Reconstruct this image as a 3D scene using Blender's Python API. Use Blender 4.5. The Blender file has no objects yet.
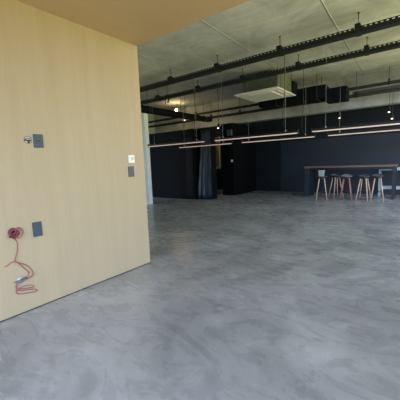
import bpy, bmesh, math, random
from mathutils import Vector, Matrix
random.seed(7)
C = bpy.context.scene.collection
scene = bpy.context.scene
PI = math.pi

# ---------------------------------------------------------------- materials
def mat(name, color, rough=0.6, metal=0.0, emit=None, strength=0.0, spec=0.5):
    m = bpy.data.materials.new(name); m.use_nodes = True
    b = m.node_tree.nodes['Principled BSDF']
    b.inputs['Base Color'].default_value = (*color, 1)
    b.inputs['Roughness'].default_value = rough
    b.inputs['Metallic'].default_value = metal
    b.inputs['Specular IOR Level'].default_value = spec
    if emit:
        b.inputs['Emission Color'].default_value = (*emit, 1)
        b.inputs['Emission Strength'].default_value = strength
    return m

def nd(m, t, **kw):
    n = m.node_tree.nodes.new(t)
    for k, v in kw.items(): setattr(n, k, v)
    return n

def noise_mix(m, sc, c1, c2, detail=6, rough=0.6, lo=0.35, hi=0.65, dist=0.0, vec=None, seed=0.0):
    """object-space noise between two colours, returns the colour socket"""
    L = m.node_tree.links
    if vec is None:
        tc = nd(m, 'ShaderNodeNewGeometry'); vec = tc.outputs['Position']
    mp = nd(m, 'ShaderNodeMapping'); mp.inputs['Scale'].default_value = sc
    mp.inputs['Location'].default_value = (seed, seed * 1.7, seed * .3)
    L.new(vec, mp.inputs['Vector'])
    n = nd(m, 'ShaderNodeTexNoise'); n.inputs['Scale'].default_value = 1
    n.inputs['Detail'].default_value = detail; n.inputs['Roughness'].default_value = rough
    n.inputs['Distortion'].default_value = dist
    L.new(mp.outputs[0], n.inputs['Vector'])
    r = nd(m, 'ShaderNodeValToRGB')
    r.color_ramp.elements[0].position = lo; r.color_ramp.elements[1].position = hi
    r.color_ramp.elements[0].color = (*c1, 1); r.color_ramp.elements[1].color = (*c2, 1)
    L.new(n.outputs['Fac'], r.inputs[0])
    return r.outputs[0], n.outputs['Fac']

def mixc(m, a, b, fac, mode='MULTIPLY'):
    L = m.node_tree.links
    x = nd(m, 'ShaderNodeMix', data_type='RGBA', blend_type=mode)
    for s, v in ((x.inputs[0], fac), (x.inputs[6], a), (x.inputs[7], b)):
        if hasattr(v, 'is_linked'): L.new(v, s)
        else: s.default_value = v if isinstance(v, (int, float)) else (*v, 1)
    return x.outputs[2]

def bump(m, h, strength, dist=0.01):
    b = nd(m, 'ShaderNodeBump'); b.inputs['Strength'].default_value = strength
    b.inputs['Distance'].default_value = dist
    m.node_tree.links.new(h, b.inputs['Height'])
    m.node_tree.links.new(b.outputs[0], m.node_tree.nodes['Principled BSDF'].inputs['Normal'])

def setcol(m, s): m.node_tree.links.new(s, m.node_tree.nodes['Principled BSDF'].inputs['Base Color'])

# polished concrete floor
FLOOR = mat('polished_concrete', (.2, .2, .2), .32)
a, f1 = noise_mix(FLOOR, (.55, .55, .55), (.21, .211, .210), (.375, .375, .372), 9, .66, .36, .64, 1.6)
b, f2 = noise_mix(FLOOR, (1.5, 3.2, 1), (.70, .71, .72), (1.06, 1.06, 1.06), 9, .72, .36, .6, 2.4, seed=4)
c, f3 = noise_mix(FLOOR, (2.4, 1.6, 1), (0, 0, 0), (1, 1, 1), 9, .8, .54, .72, 2.2, seed=9)
col = mixc(FLOOR, a, b, .75)
light_veins = mixc(FLOOR, (0, 0, 0), (.15, .15, .15), c, 'MIX')
col = mixc(FLOOR, col, light_veins, 1.0, 'ADD')
d, f4 = noise_mix(FLOOR, (1.1, .5, 1), (1, 1, 1), (.72, .72, .73), 6, .6, .60, .72, 1.5, seed=21)
col = mixc(FLOOR, col, d, .8)
setcol(FLOOR, col)
r = nd(FLOOR, 'ShaderNodeMapRange'); r.inputs[1].default_value = .3; r.inputs[2].default_value = .7
r.inputs[3].default_value = .20; r.inputs[4].default_value = .36
FLOOR.node_tree.links.new(f2, r.inputs[0])
FLOOR.node_tree.links.new(r.outputs[0], FLOOR.node_tree.nodes['Principled BSDF'].inputs['Roughness'])
bump(FLOOR, f2, .05, .004)

# plywood: streaky grain running up the wall
def plywood(name, c1, c2, grain):
    m = mat(name, c1, .5, spec=.35)
    a, f = noise_mix(m, grain, c1, c2, 6, .6, .3, .7, .4)
    b, g = noise_mix(m, tuple(x * 6 for x in grain), (.965, .96, .95), (1, 1, 1), 4, .6, .35, .6, .2, seed=3)
    c, h = noise_mix(m, (.35, .8, .5), (.93, .93, .92), (1, 1, 1), 3, .5, .3, .7, .5, seed=8)
    setcol(m, mixc(m, mixc(m, a, b, .8), c, .8))
    return m
PLY = plywood('birch_plywood', (.430, .348, .222), (.468, .383, .248), (1, 9, .55))
PLYC = plywood('plywood_soffit', (.60, .43, .225), (.625, .45, .24), (8, .6, 1))
PLYE = mat('plywood_edge', (.10, .08, .06), .7)

# board marked concrete ceiling with form joints
CONC = mat('concrete', (.3, .3, .27), .8, spec=.3)
a, f1 = noise_mix(CONC, (1.1, .7, 1), (.35, .385, .41), (.57, .61, .64), 8, .68, .32, .68, 1.2)
b, f2 = noise_mix(CONC, (.5, 3.0, 1), (.76, .76, .74), (1.05, 1.05, 1.05), 7, .7, .3, .62, 1.4, seed=6)
c, f3 = noise_mix(CONC, (2.5, 2.5, 2.5), (0, 0, 0), (1, 1, 1), 8, .75, .60, .75, 1.5, seed=13)
col = mixc(CONC, mixc(CONC, a, b, .8), mixc(CONC, (0, 0, 0), (.13, .135, .13), c, 'MIX'), 1.0, 'ADD')
setcol(CONC, col); bump(CONC, f1, .15, .01)
JOINT = mat('joint_dark_line', (.16, .165, .15), .9)  # dark line of the form joints
JOINTL = mat('joint_slurry', (.50, .54, .54), .8)

def black(name, c1, c2, rough, sc=(2, 2, 1.2)):
    m = mat(name, c1, rough)
    a, f = noise_mix(m, sc, c1, c2, 5, .6, .3, .7, .4)
    setcol(m, a); return m
BLACKW = black('black_painted_board', (.0030, .0055, .008), (.0055, .0095, .0135), .55)
BLACKPOD = black('matt_black_board', (.0008, .0014, .002), (.0016, .0026, .0034), .65); BLACKPOD.node_tree.nodes['Principled BSDF'].inputs['Specular IOR Level'].default_value = .12
BLACKP = black('blue_black_panel', (.0055, .0115, .018), (.009, .018, .027), .5)
SOFTB = black('grey_black_panel', (.004, .004, .0045), (.006, .006, .0065), .5)
TRAY = mat('dark_galvanised_steel', (.016, .020, .024), .55, .0)
DUCT = black('black_duct_wrap', (.003, .006, .0085), (.006, .010, .014), .8, (4, 4, 4))
PIPE = mat('dark_pipe', (.020, .023, .023), .5)
GREYM = mat('grey_sheet_metal', (.12, .135, .14), .5, .2)
ROD = mat('threaded_rod', (.04, .04, .035), .5, .5)
WIRE = mat('steel_wire', (.27, .29, .27), .5, .3)
CORD = mat('black_cord', (.01, .01, .01), .5)
LAMPB = mat('black_aluminium', (.014, .012, .012), .4)
DIFF = mat('opal_diffuser', (.55, .50, .46), .4, emit=(1, .74, .60), strength=.34)
ACW = mat('white_ac_plastic', (.92, .94, .93), .5)
ACG = mat('ac_grille', (.74, .77, .74), .6)
ACD = mat('ac_slot', (.16, .17, .15), .7)
ACB = black('ac_housing_sheet', (.075, .095, .085), (.11, .135, .115), .6, (2, 2, 2))
WHITEW = black('pale_painted_plaster', (.62, .73, .80), (.68, .79, .86), .6)
PLATE = black('slate_blue_plate', (.028, .054, .080), (.038, .070, .100), .5, (12, 12, 12))
PLATEG = mat('slate_grey_plate', (.058, .072, .090), .5)
WPL = mat('white_plastic', (.78, .79, .77), .4)
LCD = mat('pale_display', (.42, .47, .47), .3)
DARKH = mat('dark_recess', (.02, .018, .02), .8)
RED = mat('pink_red_cable', (.34, .080, .095), .5)
REDD = mat('dark_red_cable', (.20, .03, .05), .5)
CONN = mat('blue_grey_connector', (.09, .13, .19), .4)
CONNL = mat('pale_blue_tape', (.40, .52, .58), .5)
for m_, v_ in ((DUCT, .12), (TRAY, .2), (PIPE, .2), (SOFTB, .15), (BLACKW, .3), (LAMPB, .3)):
    m_.node_tree.nodes['Principled BSDF'].inputs['Specular IOR Level'].default_value = v_
WOODB = black('bar_top_timber', (.115, .070, .048), (.175, .110, .075), .4, (1, 12, 12))
WOODL = black('pale_stool_timber', (.46, .31, .21), (.56, .39, .27), .45, (20, 20, 2))
WOODR = black('reddish_stool_timber', (.27, .115, .08), (.34, .15, .10), .45, (20, 20, 2))
SEAT = black('charcoal_seat_shell', (.040, .055, .068), (.06, .078, .092), .4, (9, 9, 9))
SEATG = black('grey_seat_shell', (.13, .15, .16), (.17, .19, .20), .45, (9, 9, 9))
WFRAME = mat('pale_painted_steel', (.34, .42, .43), .45)
PALEBOX = mat('pale_grey_card', (.30, .37, .39), .6)
OLIVE = black('olive_board', (.16, .13, .05), (.21, .165, .07), .5)
JAMB = mat('pale_jamb', (.75, .66, .45), .5)
CURT = black('blue_black_sheeting', (.006, .013, .024), (.011, .025, .044), .42, (3, 3, 1))
WARM = mat('warm_bulb', (1, .8, .5), .3, emit=(1, .66, .32), strength=28)
SPOTL = mat('spot_lens', (1, .95, .85), .3, emit=(1, .86, .68), strength=3.2)
CHROME = mat('chrome', (.5, .5, .5), .25, .9)

# ---------------------------------------------------------------- geometry helpers
def box(bm, lo, hi):
    vs = [bm.verts.new((x, y, z)) for x in (lo[0], hi[0]) for y in (lo[1], hi[1]) for z in (lo[2], hi[2])]
    for q in ((0, 1, 3, 2), (4, 6, 7, 5), (0, 4, 5, 1), (2, 3, 7, 6), (0, 2, 6, 4), (1, 5, 7, 3)):
        bm.faces.new([vs[i] for i in q])
    return vs

def ring(bm, c, u, v, ru, rv, n):
    return [bm.verts.new(c + u * (ru * math.cos(2 * PI * i / n)) + v * (rv * math.sin(2 * PI * i / n))) for i in range(n)]

def bridge(bm, a, b):
    n = len(a)
    for i in range(n): bm.faces.new((a[i], a[(i + 1) % n], b[(i + 1) % n], b[i]))

def frame_of(d):
    d = d.normalized()
    u = d.cross(Vector((0, 0, 1)))
    if u.length < 1e-3: u = d.cross(Vector((1, 0, 0)))
    u.normalize(); return u, d.cross(u).normalized()

def tube(bm, pts, r, n=8, r2=None):
    pts = [Vector(p) for p in pts]; k = len(pts); rs = []
    r2 = r if r2 is None else r2
    for i, p in enumerate(pts):
        d = pts[min(i + 1, k - 1)] - pts[max(i - 1, 0)]
        u, v = frame_of(d); rr = r + (r2 - r) * i / (k - 1)
        rs.append(ring(bm, p, u, v, rr, rr, n))
    for i in range(k - 1): bridge(bm, rs[i], rs[i + 1])
    bm.faces.new(rs[0][::-1]); bm.faces.new(rs[-1])

def spline(P, m=6):
    P = [Vector(p) for p in P]; out = []
    Q = [P[0]] + P + [P[-1]]
    for i in range(1, len(Q) - 2):
        p0, p1, p2, p3 = Q[i - 1:i + 3]
        for j in range(m):
            t = j / m
            out.append(.5 * ((2 * p1) + (p2 - p0) * t + (2 * p0 - 5 * p1 + 4 * p2 - p3) * t * t + (3 * p1 - p0 - 3 * p2 + p3) * t ** 3))
    out.append(P[-1]); return out

def lathe(bm, prof, c, axis, n=24, cap=True):
    c = Vector(c); ax = Vector(axis).normalized(); u, v = frame_of(ax); rs = []
    for r, h in prof: rs.append(ring(bm, c + ax * h, u, v, max(r, 1e-4), max(r, 1e-4), n))
    for i in range(len(rs) - 1): bridge(bm, rs[i], rs[i + 1])
    if cap: bm.faces.new(rs[0][::-1]); bm.faces.new(rs[-1])

def obj(name, bm, m, parent=None, bevel=0.0, smooth=False, kind=None):
    bmesh.ops.recalc_face_normals(bm, faces=bm.faces)
    me = bpy.data.meshes.new(name); bm.to_mesh(me); bm.free()
    for x in (m if isinstance(m, (list, tuple)) else [m]): me.materials.append(x)
    o = bpy.data.objects.new(name, me); C.objects.link(o)
    if smooth:
        for p in me.polygons: p.use_smooth = True
    if bevel:
        md = o.modifiers.new('bevel', 'BEVEL'); md.width = bevel; md.segments = 2; md.limit_method = 'ANGLE'
    if parent: o.parent = parent
    if kind: o['kind'] = kind
    return o

def bx(lo, hi):
    bm = bmesh.new(); box(bm, lo, hi); return bm

def tag(o, label, cat, group=None):
    o['label'] = label; o['category'] = cat
    if group: o['group'] = group
    return o

def thing(name, label, cat, loc=(0, 0, 0), rz=0, group=None):
    o = bpy.data.objects.new(name, None); C.objects.link(o); o.empty_display_size = .1
    o.location = loc; o.rotation_euler = (0, 0, rz)
    return tag(o, label, cat, group)

def copy_tree(o, parent=None):
    c = o.copy(); C.objects.link(c)
    if parent: c.parent = parent
    for ch in list(o.children): copy_tree(ch, c)
    return c

def struct(name, lo, hi, m, **k): return obj(name, bx(lo, hi), m, kind='structure', **k)

# ---------------------------------------------------------------- the setting
ZC = 3.94
XL, XR, YB, YF = -11.4, 2.4, -1.3, 11.6
struct('floor', (XL - .2, YB - .2, -.2), (XR + .2, YF + .2, 0), FLOOR)
bm = bx((XL - .2, YB - .2, ZC), (XR + .2, YF + .2, ZC + .25))
ceil = obj('ceiling', bm, CONC, kind='structure')
# form joints in the slab, each a slim ridge of set slurry beside a dark gap
def joint(x0, y0, x1, y1, n):
    bm = bmesh.new(); d = (Vector((x1, y1, 0)) - Vector((x0, y0, 0))); s = Vector((d.y, -d.x, 0)).normalized()
    for a, b, mi in ((-.008, .006, 0), (.006, .015, 1)):
        P = [Vector((x0, y0, 0)) + s * a, Vector((x1, y1, 0)) + s * a, Vector((x1, y1, 0)) + s * b, Vector((x0, y0, 0)) + s * b]
        lo = [bm.verts.new((p.x, p.y, ZC - .006)) for p in P]; hi = [bm.verts.new((p.x, p.y, ZC + .02)) for p in P]
        fs = [bm.faces.new(lo), bm.faces.new(hi[::-1])] + [bm.faces.new((lo[i], hi[i], hi[(i + 1) % 4], lo[(i + 1) % 4])) for i in range(4)]
        for f in fs: f.material_index = mi
    o = obj(n, bm, [JOINT, JOINTL], kind='structure')
joint(-1.42, 3.0, -1.64, 11.28, 'trim_1')
joint(-3.37, 2.9, -3.58, 11.28, 'trim_2')
joint(-5.5, 2.9, -5.7, 11.28, 'trim_3')
# plywood lined box the photographer stands in
struct('wall_left', (-2.99, YB, 0), (-2.845, 2.588, 2.742), [PLY])
bm = bx((-2.99, YB, 2.742), (XR, 2.588, 2.90)); obj('ceiling_plywood', bm, PLYC, kind='structure')
struct('trim_4', (-2.99, 2.588, 0), (-2.849, 2.594, 2.742), PLYE)
# dark reveal line along the foot of the plywood wall
struct('baseboard_left', (-2.8455, YB, 0), (-2.840, 2.588, .008), DARKH)
# wall behind the camera with a big glazed opening, daylight comes through it
def wall_with_openings(name, axis, pos, a0, a1, z1, ops, m, th=.15):
    """boxes round the openings; one mesh"""
    bm = bmesh.new(); cur = a0
    def b(a, b_, z, zz):
        if b_ - a < 1e-4 or zz - z < 1e-4: return
        if axis == 'y': box(bm, (a, pos - th, z), (b_, pos, zz))
        else: box(bm, (pos, a, z), (pos + th, b_, zz))
    for (p, q, z0, zt) in ops:
        b(cur, p, 0, z1); b(p, q, 0, z0); b(p, q, zt, z1); cur = q
    b(cur, a1, 0, z1)
    return obj(name, bm, m, kind='structure')
wall_with_openings('wall_back', 'y', YB, XL, XR, ZC, [(-2.7, 2.3, .05, 2.70)], WHITEW)
wall_with_openings('wall_right', 'x', XR, YB - .15, YF, ZC, [(2.8, 11.0, .05, 3.85)], WHITEW)
wall_with_openings('wall_far_left', 'x', XL - .15, YB - .15, YF, ZC, [(3.0, 5.6, .05, 3.3)], WHITEW)
struct('wall_front', (XL - .15, YF, 0), (XR + .15, YF + .2, ZC), BLACKW)
struct('trim_5', (XL, 11.27, 2.925), (XR, YF, ZC), CONC)                  # concrete downstand over the black wall
struct('wall_panel_front', (-4.6, 11.57, 0), (XR - .01, YF, 2.02), BLACKP)
# pale column at the edge of the plywood wall
struct('wall_pale', (-8.4, 6.60, 0), (-7.13, 6.76, 2.93), WHITEW)
# black pod on the left and the black side wall by the bar
bm = bmesh.new(); box(bm, (XL, 8.18, 0), (-6.42, 8.75, 2.49)); box(bm, (-6.42, 8.42, 0), (-6.30, 8.75, 2.49)); obj('wall_pod', bm, BLACKPOD, kind='structure')
struct('wall_side', (-6.24, 9.72, 0), (-5.73, YF, 2.74), BLACKPOD)
# upright panel in the pod face, a shade greyer
struct('door_1', (-6.78, 8.16, .10), (-6.47, 8.18, 2.2), SOFTB)
# column left of the pod, high up
struct('trim_6', (-9.75, 11.15, 2.925), (-9.45, 11.27, ZC), CONC)
struct('trim_7', (-9.10, 11.15, 2.925), (-8.80, 11.27, ZC), CONC)
# lit strip at the end of the corridor between pod and side wall
w = obj('window_1', bx((-7.78, 11.54, 1.03), (-7.55, 11.6, 2.45)), OLIVE, kind='structure')
obj('window_frame', bx((-7.55, 11.52, 1.03), (-7.49, 11.6, 2.45)), JAMB, w)
bm = bx((-7.72, 11.50, .98), (-7.64, 11.54, 1.07)); box(bm, (-7.56, 11.50, .98), (-7.48, 11.52, 1.07))
obj('window_catch', bm, WFRAME, w)

# ---------------------------------------------------------------- dark sheeting on the pod's corner
bm = bmesh.new(); N, M_ = 40, 14; grid = []
for j in range(M_ + 1):
    t = j / M_; z = 0.012 + t * 2.43
    left = -6.38 + .16 * min(1, max(0, (z - .05) / 1.7)) ** 1.2; right = -5.80 - .03 * t
    row = []
    for i in range(N + 1):
        s = i / N; x = left + (right - left) * s
        amp = .012 + .026 * (1 - t)
        y = 8.34 + .02 * t - amp * math.sin(s * 19 + 1.2 * math.sin(3 * t)) * (.6 + .4 * math.sin(7 * s)) + .010 * math.sin(23 * t + 9 * s) - .10 * (1 - t) * (1 - s)
        row.append((x, y, z))
    grid.append(row)
def gridsheet(grid, th):
    bm = bmesh.new(); A = [[bm.verts.new(p) for p in r] for r in grid]
    B = [[bm.verts.new((p[0], p[1] + th, p[2])) for p in r] for r in grid]
    R, K = len(grid), len(grid[0])
    for j in range(R - 1):
        for i in range(K - 1):
            bm.faces.new((A[j][i], A[j][i + 1], A[j + 1][i + 1], A[j + 1][i]))
            bm.faces.new((B[j][i], B[j + 1][i], B[j + 1][i + 1], B[j][i + 1]))
    for j in range(R - 1):
        bm.faces.new((A[j][0], A[j + 1][0], B[j + 1][0], B[j][0])); bm.faces.new((A[j][-1], B[j][-1], B[j + 1][-1], A[j + 1][-1]))
    for i in range(K - 1):
        bm.faces.new((A[0][i], B[0][i], B[0][i + 1], A[0][i + 1])); bm.faces.new((A[-1][i], A[-1][i + 1], B[-1][i + 1], B[-1][i]))
    return bm
bm.free()
o = obj('dark_curtain', gridsheet(grid, .015), CURT, smooth=True)
tag(o, 'blue-black folded sheet hanging to the floor at the end of the black partition', 'curtain')
# pillar behind it
struct('wall_pillar', (-6.30, 8.42, 0), (-5.86, 8.75, 2.49), BLACKPOD)

# ---------------------------------------------------------------- cable trays
def cable_tray(y, zb, hang, label, x0=-8.9, x1=2.0):
    t = thing('cable_tray', label, 'cable tray', (x0, y, zb), group=None)
    L = x1 - x0
    def b(lo, hi): return (lo[0], lo[1], lo[2]), (hi[0], hi[1], hi[2])
    bm = bx((0, -.085, 0), (L, .085, .012)); obj('tray_base', bm, TRAY, t)
    for s in (-1, 1):
        bm = bmesh.new(); ya, yb = sorted((s * .085, s * .073))
        box(bm, (0, ya, .012), (L, yb, .074))
        k = int(L / .085)
        for i in range(k):                                     # slotted upper edge
            box(bm, (i * .085, ya, .074), (i * .085 + .045, yb, .096))
        box(bm, (0, ya, .096), (L, yb, .108))
        obj('side_rail', bm, TRAY, t)
    bm = bmesh.new()                                            # cables lying in the tray
    for q in (-.04, -.005, .03):
        tube(bm, [(0, q, .024), (L, q, .024)], .011, 6)
    obj('cable_run', bm, CORD, t, smooth=True)
    for hx in hang:
        x = hx - x0; bm = bmesh.new()
        box(bm, (x - .045, -.10, -.006), (x + .045, -.0851, .13)); box(bm, (x - .045, .0851, -.006), (x + .045, .10, .13))
        box(bm, (x - .045, -.10, .118), (x + .045, .10, .165)); box(bm, (x - .03, -.03, .165), (x + .03, .03, .19))
        h = obj('hanger', bm, TRAY, t)
        bm = bmesh.new(); tube(bm, [(x, 0, .18), (x, 0, ZC - zb - .001)], .007, 6); obj('threaded_rod', bm, ROD, h)
        bm = bmesh.new(); lathe(bm, [(.02, 0), (.02, .015)], (x, 0, ZC - zb - .016), (0, 0, 1), 10); obj('anchor_nut', bm, ROD, h)
    return t
T1, T2 = 6.45, 7.85
cable_tray(T1, 3.560, [-7.35, -5.773, -4.196, -2.571, -1.061, .5], 'dark slotted cable tray under the concrete slab, nearest the plywood ceiling')
cable_tray(T2, 3.580, [-7.694, -5.879, -4.251, -2.639, -1.107, .45], 'dark slotted cable tray crossing just in front of the white air conditioner')

# ---------------------------------------------------------------- pipes, duct and boxes at the back
def pipe_run(y, z, r, x0, x1, hang, label):
    t = thing('ceiling_pipe', label, 'pipe', (x0, y, z))
    bm = bmesh.new(); tube(bm, [(0, 0, 0), ((x1 - x0) / 2, 0, 0), (x1 - x0, 0, 0)], r, 12); obj('pipe', bm, PIPE, t, smooth=True)
    for hx in hang:
        x = hx - x0; bm = bmesh.new(); lathe(bm, [(r + .002, -.02), (r + .016, -.02), (r + .016, .02), (r + .002, .02)], (x, 0, 0), (1, 0, 0), 14, False)
        box(bm, (x - .025, -.03, r + .01), (x + .025, .03, r + .07))
        h = obj('pipe_clamp', bm, TRAY, t)
        bm = bmesh.new(); tube(bm, [(x, 0, r + .05), (x, 0, ZC - z - .001)], .007, 6); obj('threaded_rod', bm, ROD, h)
    return t
pipe_run(10.72, 3.455, .050, -11.38, 2.38, [-8.2, -5.0, -.9, 1.4], 'upper dark pipe running along the concrete beam above the black wall')
pipe_run(10.62, 3.205, .052, -11.38, 2.38, [-7.3, -5.9, -1.75, .6], 'lower dark pipe running along the concrete beam above the black wall')
# flat grey tray between them on the right
t = thing('flat_tray', 'flat grey metal tray between the two pipes right of the black duct box', 'cable tray', (-1.9, 10.86, 3.27))
obj('tray_plate', bx((0, 0, 0), (4.1, .03, .12)), GREYM, t)
for i in range(4): obj('tray_bracket', bx((.3 + i, .03, .03), (.36 + i, .411, .08)), TRAY, t)

# rectangular duct: run along X, branch from the air conditioner, end box
t = thing('air_duct', 'black wrapped air duct running from behind the white air conditioner', 'duct', (-3.5, 10.4, 3.3))
def rel(lo, hi, o=(-3.5, 10.4, 3.3)): return bx(tuple(lo[i] - o[i] for i in range(3)), tuple(hi[i] - o[i] for i in range(3)))
obj('main_duct', rel((-4.75, 9.92, 3.17), (-2.50, 10.42, 3.575)), DUCT, t, bevel=.02)
obj('branch_duct', rel((-4.40, 9.50, 3.36), (-3.36, 9.92, 3.76)), DUCT, t, bevel=.02)
for x in (-4.1, -2.75):
    bm = bmesh.new(); 
    for yy in (9.90, 10.44): tube(bm, [(x + 3.5, yy - 10.4, -.14), (x + 3.5, yy - 10.4, ZC - 3.3 - .001)], .008, 6)
    box(bm, (x + 3.48, 9.89 - 10.4, -.15), (x + 3.52, 10.45 - 10.4, -.13)); obj('duct_hanger', bm, ROD, t)
eb = obj('fan_box', rel((-2.50, 9.98, 3.03), (-1.91, 10.42, 3.44)), DUCT, t, bevel=.015)
bm = bmesh.new(); lathe(bm, [(.07, -.02), (.08, -.01), (.08, .015), (.001, .02)], (1.3, -.42, -.07), (0, -1, 0), 16); obj('fan_spigot', bm, DUCT, eb)
bm = bmesh.new(); box(bm, (.79, -.02, .27), (.93, .08, .36)); obj('duct_clip', bm, TRAY, t)

# round duct on the left running away from the camera
t = thing('round_duct', 'round black duct running into the distance past the warm ceiling lamp', 'duct', (-7.62, 6.9, 3.175))
bm = bmesh.new()
prof = [(0, .115), (.05, .125), (1.0, .125), (2.6, .122), (3.4, .118), (3.9, .11), (4.15, .085)]
rs = [ring(bm, Vector((0, h, 0)), Vector((1, 0, 0)), Vector((0, 0, 1)), r, r, 20) for h, r in prof]
for i in range(len(rs) - 1): bridge(bm, rs[i], rs[i + 1])
bm.faces.new(rs[0][::-1]); bm.faces.new(rs[-1]); obj('duct_tube', bm, DUCT, t, smooth=True)
for h in (.35, 2.1, 3.6):
    bm = bmesh.new(); lathe(bm, [(.119, -.02), (.134, -.02), (.134, .02), (.119, .02)], (0, h, 0), (0, 1, 0), 20, False)
    tube(bm, [(0, h, .13), (0, h, ZC - 3.175 - .001)], .008, 6); obj('strap_hanger', bm, ROD, t)
# pale valance above the column: thin hoop at the near end
t = thing('hoop_bracket', 'dark looped bracket hanging under the cable tray above the pale column', 'bracket', (-6.95, T2 - .3, 3.5))
bm = bmesh.new()
tube(bm, spline([(-.10, 0, -.18), (-.10, 0, .0), (-.05, 0, .10), (.03, 0, .10), (.08, 0, .02), (.02, 0, -.10), (.0, 0, -.16)]), .016, 8); obj('hoop', bm, TRAY, t, smooth=True)
bm = bmesh.new(); tube(bm, [(-.01, 0, .10), (-.01, 0, ZC - 3.5 + .004)], .008, 6); obj('threaded_rod', bm, ROD, t)

# ---------------------------------------------------------------- ceiling cassette air conditioner
zb = 3.30
t = thing('air_conditioner', 'white square ceiling air conditioner with a flared bottom panel', 'air conditioner', (-4.0, 8.84, zb))
hx, hy = .705, .735
bm = bmesh.new()
lo = [bm.verts.new((x, y, 0)) for x, y in ((-hx, -hy), (hx, -hy), (hx, hy), (-hx, hy))]
mi = [bm.verts.new((x, y, .022)) for x, y in ((-hx, -hy), (hx, -hy), (hx, hy), (-hx, hy))]
up = [bm.verts.new((x * .86, y * .86, .06)) for x, y in ((-hx, -hy), (hx, -hy), (hx, hy), (-hx, hy))]
bm.faces.new(lo[::-1]); bridge(bm, lo, mi); bridge(bm, mi, up); bm.faces.new(up)
obj('panel', bm, ACW, t, bevel=.006)
obj('intake_grille', bx((-.40, -.42, -.018), (.40, .42, 0)), ACG, t, bevel=.006)
for k, (lo_, hi_) in enumerate((((-.40, -.60, -.010), (.40, -.53, 0)), ((-.40, .53, -.010), (.40, .60, 0)), ((-.58, -.42, -.010), (-.51, .42, 0)), ((.51, -.42, -.010), (.58, .42, 0)))):
    obj('louvre', bx(lo_, hi_), ACG, t, bevel=.003)
hs = obj('housing', bx((-.50, -.52, .06), (.60, .62, ZC - zb - .12)), ACB, t, bevel=.01)
for x in (-.5, .6):
    for y in (-.50, .60): 
        bm = bmesh.new(); tube(bm, [(x, y, .15), (x, y, ZC - zb - .001)], .009, 6); obj('threaded_rod', bm, ROD, t)
bm = bx((.601, -.30, .10), (.615, .42, .42)); obj('service_panel', bm, ACB, hs)
tag(t, t['label'], t['category'])

cl = bpy.data.lights.new('corridor_fill', 'POINT'); cl.energy = 4; cl.color = (1, .82, .5); cl.shadow_soft_size = .08  # added fill light with no fixture, brightens the olive strip in the corridor
clo = bpy.data.objects.new('corridor_fill', cl); C.objects.link(clo); clo.location = (-7.3, 10.7, 2.6)

# ---------------------------------------------------------------- linear pendant lights
def pendant(L, label, x0, y, z, ztray, cx):
    t = thing('linear_pendant_light', label, 'pendant light', (x0, y, z), group='linear pendant lights in two rows')
    bm = bx((0, -.030, .016), (L, .030, .060)); obj('housing', bm, LAMPB, t, bevel=.003)
    obj('diffuser', bx((.01, -.026, -.004), (L - .01, .026, .016)), DIFF, t)
    for x in (-.012, L): obj('end_cap', bx((x, -.032, -.006), (x + .012, .032, .085)), LAMPB, t)
    for c_ in cx:
        bm = bmesh.new(); tube(bm, [(c_, 0, .06), (c_, 0, ztray - z - .002)], .0026, 6); w_ = obj('suspension_wire', bm, WIRE, t)
        bm = bmesh.new(); lathe(bm, [(.014, 0), (.014, .03), (.006, .045)], (c_, 0, .058), (0, 0, 1), 12); obj('wire_gripper', bm, WIRE, w_)
    bm = bmesh.new(); e = cx[1] + .02
    tube(bm, spline([(L - .22, 0, .06), (L - .30, 0, .16), (L - .34, 0, .34), (L - .30, 0, .9), (L - .30, 0, ztray - z - .002)]), .006, 6)
    obj('feed_cord', bm, CORD, t, smooth=True)
    return t
Z1 = 1.852; Z2 = 1.842
rows = [
 (T1, Z1, 3.560, [(-6.84, -4.663, (.26, 1.90), 'linear pendant light over the left black partition, front row, leftmost'),
                  (-4.340, -2.173, (.247, 1.889), 'middle linear pendant light of the front row, under the white air conditioner'),
                  (-1.878, .30, (.269, 1.92), 'rightmost linear pendant light of the front row, running out of the photo')]),
 (T2, Z2, 3.580, [(-6.784, -4.661, (.23, 1.80), 'linear pendant light in the rear row, leftmost, passing in front of the dark sheet'),
                  (-4.316, -2.210, (.223, 1.867), 'middle linear pendant light of the rear row, left of the bar table'),
                  (-1.898, .28, (.264, 1.92), 'rightmost linear pendant light of the rear row, above the bar stools')])]
for y, z, zt, ls in rows:
    for a_, b_, cx, lab in ls: pendant(b_ - a_, lab, a_, y, z + .0, zt, cx)

# ---------------------------------------------------------------- lamps
# bare warm lamp on a stem from the slab
t = thing('ceiling_lamp', 'round glowing warm lamp beside the black round duct', 'lamp', (-8.72, 10.0, 3.64))
bm = bmesh.new(); bmesh.ops.create_icosphere(bm, subdivisions=3, radius=.056); obj('bulb', bm, WARM, t, smooth=True)
bm = bmesh.new(); lathe(bm, [(.02, .045), (.032, .055), (.032, .11), (.02, .12)], (0, 0, 0), (-.5, .8, .0), 16); obj('lamp_holder', bm, LAMPB, t, smooth=True)
bm = bmesh.new(); tube(bm, [(-.065, .104, 0), (-.10, .16, .0), (-.10, .16, ZC - 3.64 - .001)], .008, 8); obj('lamp_arm', bm, LAMPB, t)
ld = bpy.data.lights.new('warm_lamp', 'POINT'); ld.energy = 85; ld.color = (1, .70, .32); ld.shadow_soft_size = .062
lo_ = bpy.data.objects.new('warm_lamp', ld); C.objects.link(lo_); lo_.location = (-8.72, 10.0, 3.64)
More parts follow.
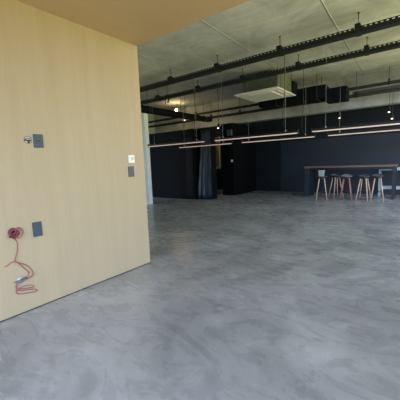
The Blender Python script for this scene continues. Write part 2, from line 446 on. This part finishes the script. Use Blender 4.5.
# small spotlights hanging in front of the back wall
def spot(x, y, z, ztop, label, e=0, aim=None):
    t = thing('spotlight', label, 'spotlight', (x, y, z), group='small spotlights along the back')
    bm = bmesh.new(); lathe(bm, [(.026, 0), (.038, .01), (.038, .13), (.03, .14)], (0, 0, 0), (0, .35, 1), 16); obj('spot_body', bm, LAMPB, t, smooth=False)
    bm = bmesh.new(); bmesh.ops.create_uvsphere(bm, u_segments=16, v_segments=10, radius=.030)
    for v in bm.verts: v.co.z = v.co.z * .5 - .004
    obj('lens', bm, SPOTL, t, smooth=True)
    bm = bmesh.new(); tube(bm, [(0, .05, .13), (0, .05, ztop - z)], .007, 6); obj('drop_rod', bm, LAMPB, t)
    if e:
        l = bpy.data.lights.new('spot_beam', 'SPOT'); l.energy = e; l.color = (1, .62, .36); l.spot_size = 1.0; l.spot_blend = .9; l.shadow_soft_size = .03
        q = bpy.data.objects.new('spot_beam', l); C.objects.link(q); q.location = (x, y + .06, z - .04)
        d = Vector(aim) - q.location; q.rotation_euler = d.to_track_quat('-Z', 'Y').to_euler()
    return t
spot(-2.196, 10.50, 2.565, 3.15, 'small lit spotlight above the gap between the right-hand pendant lights', 10, (-2.75, 11.6, 1.85))
spot(-.847, 10.50, 2.576, 3.15, 'upper one of the two close white spotlights at the right', 10, (-1.75, 11.6, 1.95))
spot(-.766, 10.50, 2.380, 3.15, 'lower one of the two close white spotlights at the right')
spot(-5.25, 8.00, 2.38, 3.58, 'small lit spotlight above the gap in the black partitions')
spot(-6.99, 8.45, 2.87, ZC, 'small lit spotlight just below and right of the warm round lamp')

# ---------------------------------------------------------------- fittings on the plywood wall
XW = -2.846
def plate(y0, y1, z0, z1, m, label, name='switch_plate', th=.010, cat='plate', parts=()):
    t = thing(name, label, cat, (XW, (y0 + y1) / 2, (z0 + z1) / 2))
    hy_, hz_ = (y1 - y0) / 2, (z1 - z0) / 2
    obj('cover_plate', bx((0, -hy_, -hz_), (th, hy_, hz_)), m, t, bevel=.003)
    return t, hy_, hz_
t, hy_, hz_ = plate(1.260, 1.345, 1.496, 1.618, PLATE, 'slate blue switch plate beside the round hole high on the plywood wall')
obj('rocker', bx((.010, -.018, -.022), (.015, .018, .022)), PLATEG, t, bevel=.002)
obj('indicator', bx((.015, -.005, -.005), (.017, .012, .008)), DARKH, t)
t, hy_, hz_ = plate(1.168, 1.250, .675, .812, PLATE, 'plain slate blue blank plate low on the plywood wall by the red cables', name='blank_plate')
t, hy_, hz_ = plate(2.322, 2.408, 1.162, 1.290, PLATEG, 'plain dark grey plate right below the white thermostat', name='blank_plate')
t, hy_, hz_ = plate(2.328, 2.418, 1.330, 1.425, WPL, 'square white thermostat near the end of the plywood wall', name='thermostat', th=.022, cat='thermostat')
obj('display', bx((.022, -.004, -.012), (.024, .026, .022)), LCD, t)
obj('dial_button', bx((.022, -.024, -.012), (.025, -.012, .004)), WPL, t, bevel=.001)
# round back box
def round_box(y, z, r, label, name):
    t = thing(name, label, 'wall box', (XW, y, z))
    bm = bmesh.new(); lathe(bm, [(r - .005, 0), (r, .0), (r, .003), (r - .005, .003)], (0, 0, 0), (1, 0, 0), 32, False)
    bm.faces.new  # rim only
    obj('rim', bm, GREYM, t)
    return t
t = round_box(1.212, 1.563, .034, 'small round open box in the plywood beside the upper blue plate', 'round_wall_box')
bm = bmesh.new(); lathe(bm, [(.0295, .0005), (.0295, .0015)], (0, 0, 0), (1, 0, 0), 28); obj('box_back', bm, LCD, t)
obj('dark_slot', bx((.0015, -.029, -.008), (.004, .029, .002)), DARKH, t)
bm = bmesh.new(); lathe(bm, [(.012, .0015), (.010, .006)], (0, .006, -.017), (1, 0, 0), 16); obj('knockout', bm, ROD, t)
bm = bmesh.new(); tube(bm, [(.006, -.026, .0), (.012, -.005, .016), (.006, .024, .010)], .003, 6); obj('wire_end', bm, GREYM, t)
t = round_box(1.003, .758, .040, 'round dark cable outlet box low on the plywood wall, stuffed with red cable', 'cable_outlet_box')
bm = bmesh.new(); lathe(bm, [(.035, .0005), (.035, .002)], (0, 0, 0), (1, 0, 0), 28); obj('dark_opening', bm, DARKH, t)

# red cables
cable = thing('red_cable', 'tangled pink-red cable hanging from the outlet box on the plywood wall', 'cable', (XW, 1.0, .5))
def strand(name, P, r=.0033, m=RED, off=.007, wob=.004):
    pts = [(off + wob * math.sin(i * 1.7), y - 1.0, z - .5) for i, (y, z) in enumerate(P)]
    bm = bmesh.new(); tube(bm, spline(pts, 6), r, 8); return obj(name, bm, m, cable, smooth=True)
strand('hanging_strand', [(1.005, .75), (1.01, .70), (1.023, .674), (1.027, .637), (1.016, .575), (.995, .526), (.992, .495)])
strand('loose_end', [(.992, .495), (.96, .496), (.935, .481), (.91, .47)])
strand('strand', [(.992, .495), (1.03, .47), (1.076, .437), (1.114, .387), (1.127, .344), (1.116, .318), (1.071, .305), (1.028, .301)])
strand('strand', [(.992, .495), (1.021, .468), (1.057, .414), (1.09, .366), (1.083, .339), (1.055, .316), (1.03, .305)], off=.010)
strand('strand', [(1.005, .319), (.987, .298), (.975, .264), (.989, .24), (1.044, .225), (1.111, .213), (1.118, .228), (1.072, .243), (1.022, .250), (.985, .232)])
strand('strand', [(.985, .28), (.972, .24), (.975, .205), (1.001, .188), (1.083, .171), (1.126, .163), (1.145, .171), (1.12, .19), (1.069, .205), (1.005, .222), (.975, .235)], off=.010)
strand('loose_end', [(1.038, .317), (1.005, .305), (.965, .310)], m=REDD)
strand('coil', [(1.01, .70), (.984, .72), (.972, .758), (.991, .785), (1.022, .783), (1.043, .752), (1.032, .718), (.991, .714), (.965, .728), (.994, .744), (1.027, .751)], m=REDD, off=.016, wob=.008, r=.0055)
strand('coil', [(1.02, .755), (1.028, .79), (1.062, .785), (1.080, .757), (1.068, .729), (1.038, .700), (1.023, .712), (1.041, .734), (1.011, .75)], off=.020, wob=.008, r=.0050)
strand('coil', [(1.00, .74), (1.02, .77), (1.0, .78), (.98, .75), (1.01, .73), (1.03, .745)], m=REDD, off=.022, wob=.008, r=.0055)
bm = bmesh.new(); tube(bm, [(.014, 1.066 - 1, .322 - .5), (.016, 1.03 - 1, .306 - .5), (.014, .995 - 1, .300 - .5)], .011, 10); obj('connector', bm, CONN, cable, smooth=True)
bm = bmesh.new(); tube(bm, [(.010, 1.03 - 1, .335 - .5), (.010, .99 - 1, .325 - .5)], .009, 10); obj('tape_wrap', bm, CONNL, cable, smooth=True)

# ---------------------------------------------------------------- switch and box at the black side wall
t = thing('wall_switch', 'small white square switch on the end of the black side wall', 'switch', (-5.785, 9.72, 1.325))
obj('switch_plate', bx((-.045, -.012, -.045), (.035, 0, .045)), WPL, t, bevel=.003)
obj('switch_rocker', bx((-.02, -.018, -.025), (.012, -.012, .025)), WPL, t, bevel=.002)
t = thing('wall_speaker', 'small dark blue-grey box high on the end of the black side wall', 'speaker', (-5.84, 9.72, 2.38))
obj('speaker_body', bx((-.10, -.09, -.11), (.10, 0, .11)), PLATEG, t, bevel=.01)
obj('speaker_grille', bx((-.08, -.096, -.09), (.08, -.09, .09)), PLATE, t)

# ---------------------------------------------------------------- bar table
t = thing('bar_table', 'long dark high bar table with a brown timber edge along the back wall', 'table', (-3.248, 10.272, 0))
obj('tabletop', bx((0, 0, .975), (2.665, .72, 1.035)), WOODB, t, bevel=.004)
obj('under_rail', bx((.10, .06, .90), (2.60, .10, .975)), LAMPB, t)
obj('end_panel', bx((.0, .02, 0), (.155, .70, .975)), BLACKP, t, bevel=.004)
bm = bmesh.new(); box(bm, (2.565, .03, 0), (2.64, .11, .975)); obj('leg', bm, LAMPB, t, bevel=.003)
obj('leg', bx((2.565, .61, 0), (2.64, .69, .975)), LAMPB, t, bevel=.003)
obj('foot_rail', bx((2.585, .11, .02), (2.62, .61, .07)), LAMPB, t)

# pale frame behind
t = thing('side_table', 'pale blue-white steel frame table behind the right leg of the bar table', 'table', (-1.10, 11.02, 0))
obj('table_top', bx((0, 0, .83), (1.9, .45, .925)), WFRAME, t, bevel=.004)
for x in (.0, 1.86):
    for y in (0, .41): obj('leg', bx((x, y, 0 if x else .0), (x + .04, y + .04, .83)), WFRAME, t)
obj('lower_rail', bx((.04, 0, .235), (1.86, .03, .305)), WFRAME, t)
obj('lower_rail', bx((.04, .42, .235), (1.86, .45, .305)), WFRAME, t)

# ---------------------------------------------------------------- bar stools
def make_stool(seat_m, leg_m, label):
    t = thing('bar_stool', label, 'stool', group='timber-legged stools at the bar table')
    H = .70
    # scooped seat shell with a low back lip
    bm = bmesh.new(); n = 28; rings = []
    for (fr, h) in ((.0, .012), (.5, .014), (.82, .018), (1.0, .030), (1.03, .036), (1.0, .024), (.8, .0), (.45, -.014), (.0, -.016)):
        rr = []
        for i in range(n):
            a = 2 * PI * i / n; s = math.sin(a)
            lip = (max(0, s) ** 2) * .040 * max(0, (fr - .8) / .2) if fr >= .8 and h > -.001 else 0
            rr.append(bm.verts.new((max(fr, .001) * .155 * math.cos(a), max(fr, .001) * .150 * s, H + h + lip)))
        rings.append(rr)
    for i in range(len(rings) - 1): bridge(bm, rings[i], rings[i + 1])
    obj('seat', bm, seat_m, t, smooth=True)
    bm = bmesh.new(); lathe(bm, [(.10, H - .045), (.115, H - .04), (.115, H - .014), (.10, H - .010)], (0, 0, 0), (0, 0, 1), 20); obj('seat_mount', bm, LAMPB, t)
    for k in range(4):
        a = PI / 4 + k * PI / 2; c_, s_ = math.cos(a), math.sin(a)
        bm = bmesh.new(); tube(bm, [(.10 * c_, .10 * s_, H - .025), (.225 * c_, .225 * s_, 0.004)], .019, 10, .014); obj('leg', bm, leg_m, t, smooth=True)
    bm = bmesh.new(); R = .10 + .135 * (H - .27) / H + .002
    q = [(R * math.cos(PI / 4 + k * PI / 2), R * math.sin(PI / 4 + k * PI / 2), .27) for k in range(4)]
    for k in range(4): tube(bm, [q[k], q[(k + 1) % 4]], .008, 6)
    obj('footrest', bm, LAMPB, t, smooth=True)
    return t
st = [(-2.52, 9.74, .25, SEAT, WOODL, 'bar stool with a pale box standing on its seat, leftmost'),
      (-2.20, 10.22, .75, SEAT, WOODL, 'dark-seated bar stool tucked under the table, second from the left'),
      (-1.815, 9.80, .10, SEATG, WOODR, 'grey-seated bar stool with reddish legs, in the middle of the five'),
      (-1.345, 9.80, -.15, SEAT, WOODL, 'dark-seated bar stool right of the wide gap between the stools'),
      (-1.01, 9.92, .12, SEAT, WOODL, 'dark-seated bar stool nearest the right leg of the bar table')]
for x, y, rz, sm, lm, lab in st:
    s = make_stool(sm, lm, lab); s.location = (x, y, 0); s.rotation_euler = (0, 0, rz)
# pale box on the first stool
t = thing('storage_box', 'small pale grey box standing on the leftmost bar stool', 'box', (-2.53, 9.74, .716))
bm = bmesh.new(); b0 = [bm.verts.new((x, y, .0)) for x, y in ((-.065, -.06), (.065, -.06), (.065, .06), (-.065, .06))]
b1 = [bm.verts.new((x, y, .19)) for x, y in ((-.078, -.07), (.078, -.07), (.078, .07), (-.078, .07))]
bridge(bm, b0, b1); bm.faces.new(b0[::-1]); bm.faces.new(b1); obj('box_body', bm, PALEBOX, t, bevel=.006)
obj('box_lid', bx((-.082, -.074, .19), (.082, .074, .205)), PALEBOX, t, bevel=.003)

# ---------------------------------------------------------------- daylight
w = bpy.data.worlds.new('sky'); scene.world = w; w.use_nodes = True
nt = w.node_tree; bg = nt.nodes['Background']
tc = nt.nodes.new('ShaderNodeTexCoord'); sp = nt.nodes.new('ShaderNodeSeparateXYZ'); rp = nt.nodes.new('ShaderNodeValToRGB')
mr = nt.nodes.new('ShaderNodeMapRange'); mr.inputs[1].default_value = -1; mr.inputs[2].default_value = 1
nt.links.new(tc.outputs['Generated'], sp.inputs[0]); nt.links.new(sp.outputs['Z'], mr.inputs[0]); nt.links.new(mr.outputs[0], rp.inputs[0]); 
# the ground behind the photographer lies in shade, the ground to the sides in sun
rp2 = nt.nodes.new('ShaderNodeValToRGB'); nt.links.new(mr.outputs[0], rp2.inputs[0])
my = nt.nodes.new('ShaderNodeMapRange'); my.inputs[1].default_value = -.25; my.inputs[2].default_value = -.75
nt.links.new(sp.outputs['Y'], my.inputs[0])
mx = nt.nodes.new('ShaderNodeMix'); mx.data_type = 'RGBA'; nt.links.new(my.outputs[0], mx.inputs[0])
nt.links.new(rp.outputs[0], mx.inputs[6]); nt.links.new(rp2.outputs[0], mx.inputs[7]); nt.links.new(mx.outputs[2], bg.inputs[0])
e = rp2.color_ramp.elements
e[0].position = 0; e[0].color = (.20, .155, .05, 1)
e[1].position = .485; e[1].color = (.24, .18, .06, 1)
for p, c_ in ((.515, (2.1, 2.6, 3.75)), (.75, (2.2, 2.75, 4.0)), (1.0, (1.2, 1.6, 2.3))):
    x = e.new(p); x.color = (*c_, 1)
e = rp.color_ramp.elements
e[0].position = 0; e[0].color = (2.10, 1.82, .60, 1)
e[1].position = .485; e[1].color = (2.2, 1.92, .66, 1)
for p, c_ in ((.515, (1.3, 1.45, 1.65)), (.75, (1.1, 1.4, 1.8)), (1.0, (.8, 1.1, 1.6))):
    x = e.new(p); x.color = (*c_, 1)
bg.inputs[1].default_value = 2.6
# light portals in the openings guide the daylight sampling
def portal(loc, rot, sx, sy):
    l = bpy.data.lights.new('daylight_portal', 'AREA'); l.shape = 'RECTANGLE'; l.size = sx; l.size_y = sy; l.cycles.is_portal = True
    o = bpy.data.objects.new('daylight_portal', l); C.objects.link(o); o.location = loc; o.rotation_euler = rot
portal((-.2, YB - .02, 1.37), (PI / 2, 0, 0), 5.0, 2.65)                      # faces +Y
portal((XR + .02, 6.9, 1.95), (PI / 2, 0, PI / 2), 8.2, 3.8)
portal((XL - .02, 4.3, 1.67), (PI / 2, 0, -PI / 2), 2.6, 3.25)

# ---------------------------------------------------------------- camera
yaw, pitch, roll, f = 0.6503715399550762, 0.1264929755545246, -0.0383999464517411, 292.17391276986564
cy, sy, cp, sp_ = math.cos(yaw), math.sin(yaw), math.cos(pitch), math.sin(pitch)
F = Vector((-sy * cp, cy * cp, -sp_)); R = Vector((cy, sy, 0)); U = R.cross(F)
R2 = R * math.cos(roll) + U * math.sin(roll); U2 = -R * math.sin(roll) + U * math.cos(roll)
cam = bpy.data.cameras.new('camera'); co = bpy.data.objects.new('camera', cam); C.objects.link(co)
co.matrix_world = Matrix(((R2.x, U2.x, -F.x, 0), (R2.y, U2.y, -F.y, 0), (R2.z, U2.z, -F.z, 1.3), (0, 0, 0, 1)))
cam.sensor_width = 36; cam.lens = f * 36 / 400; cam.clip_start = .05
scene.camera = co
scene.view_settings.view_transform = 'Standard'; scene.view_settings.look = 'None'
scene.view_settings.exposure = 0.0; scene.view_settings.gamma = 1
scene.view_settings.use_curve_mapping = False
scene.cycles.use_denoising = True
scene.cycles.max_bounces = 10; scene.cycles.diffuse_bounces = 6; scene.cycles.sample_clamp_indirect = 6
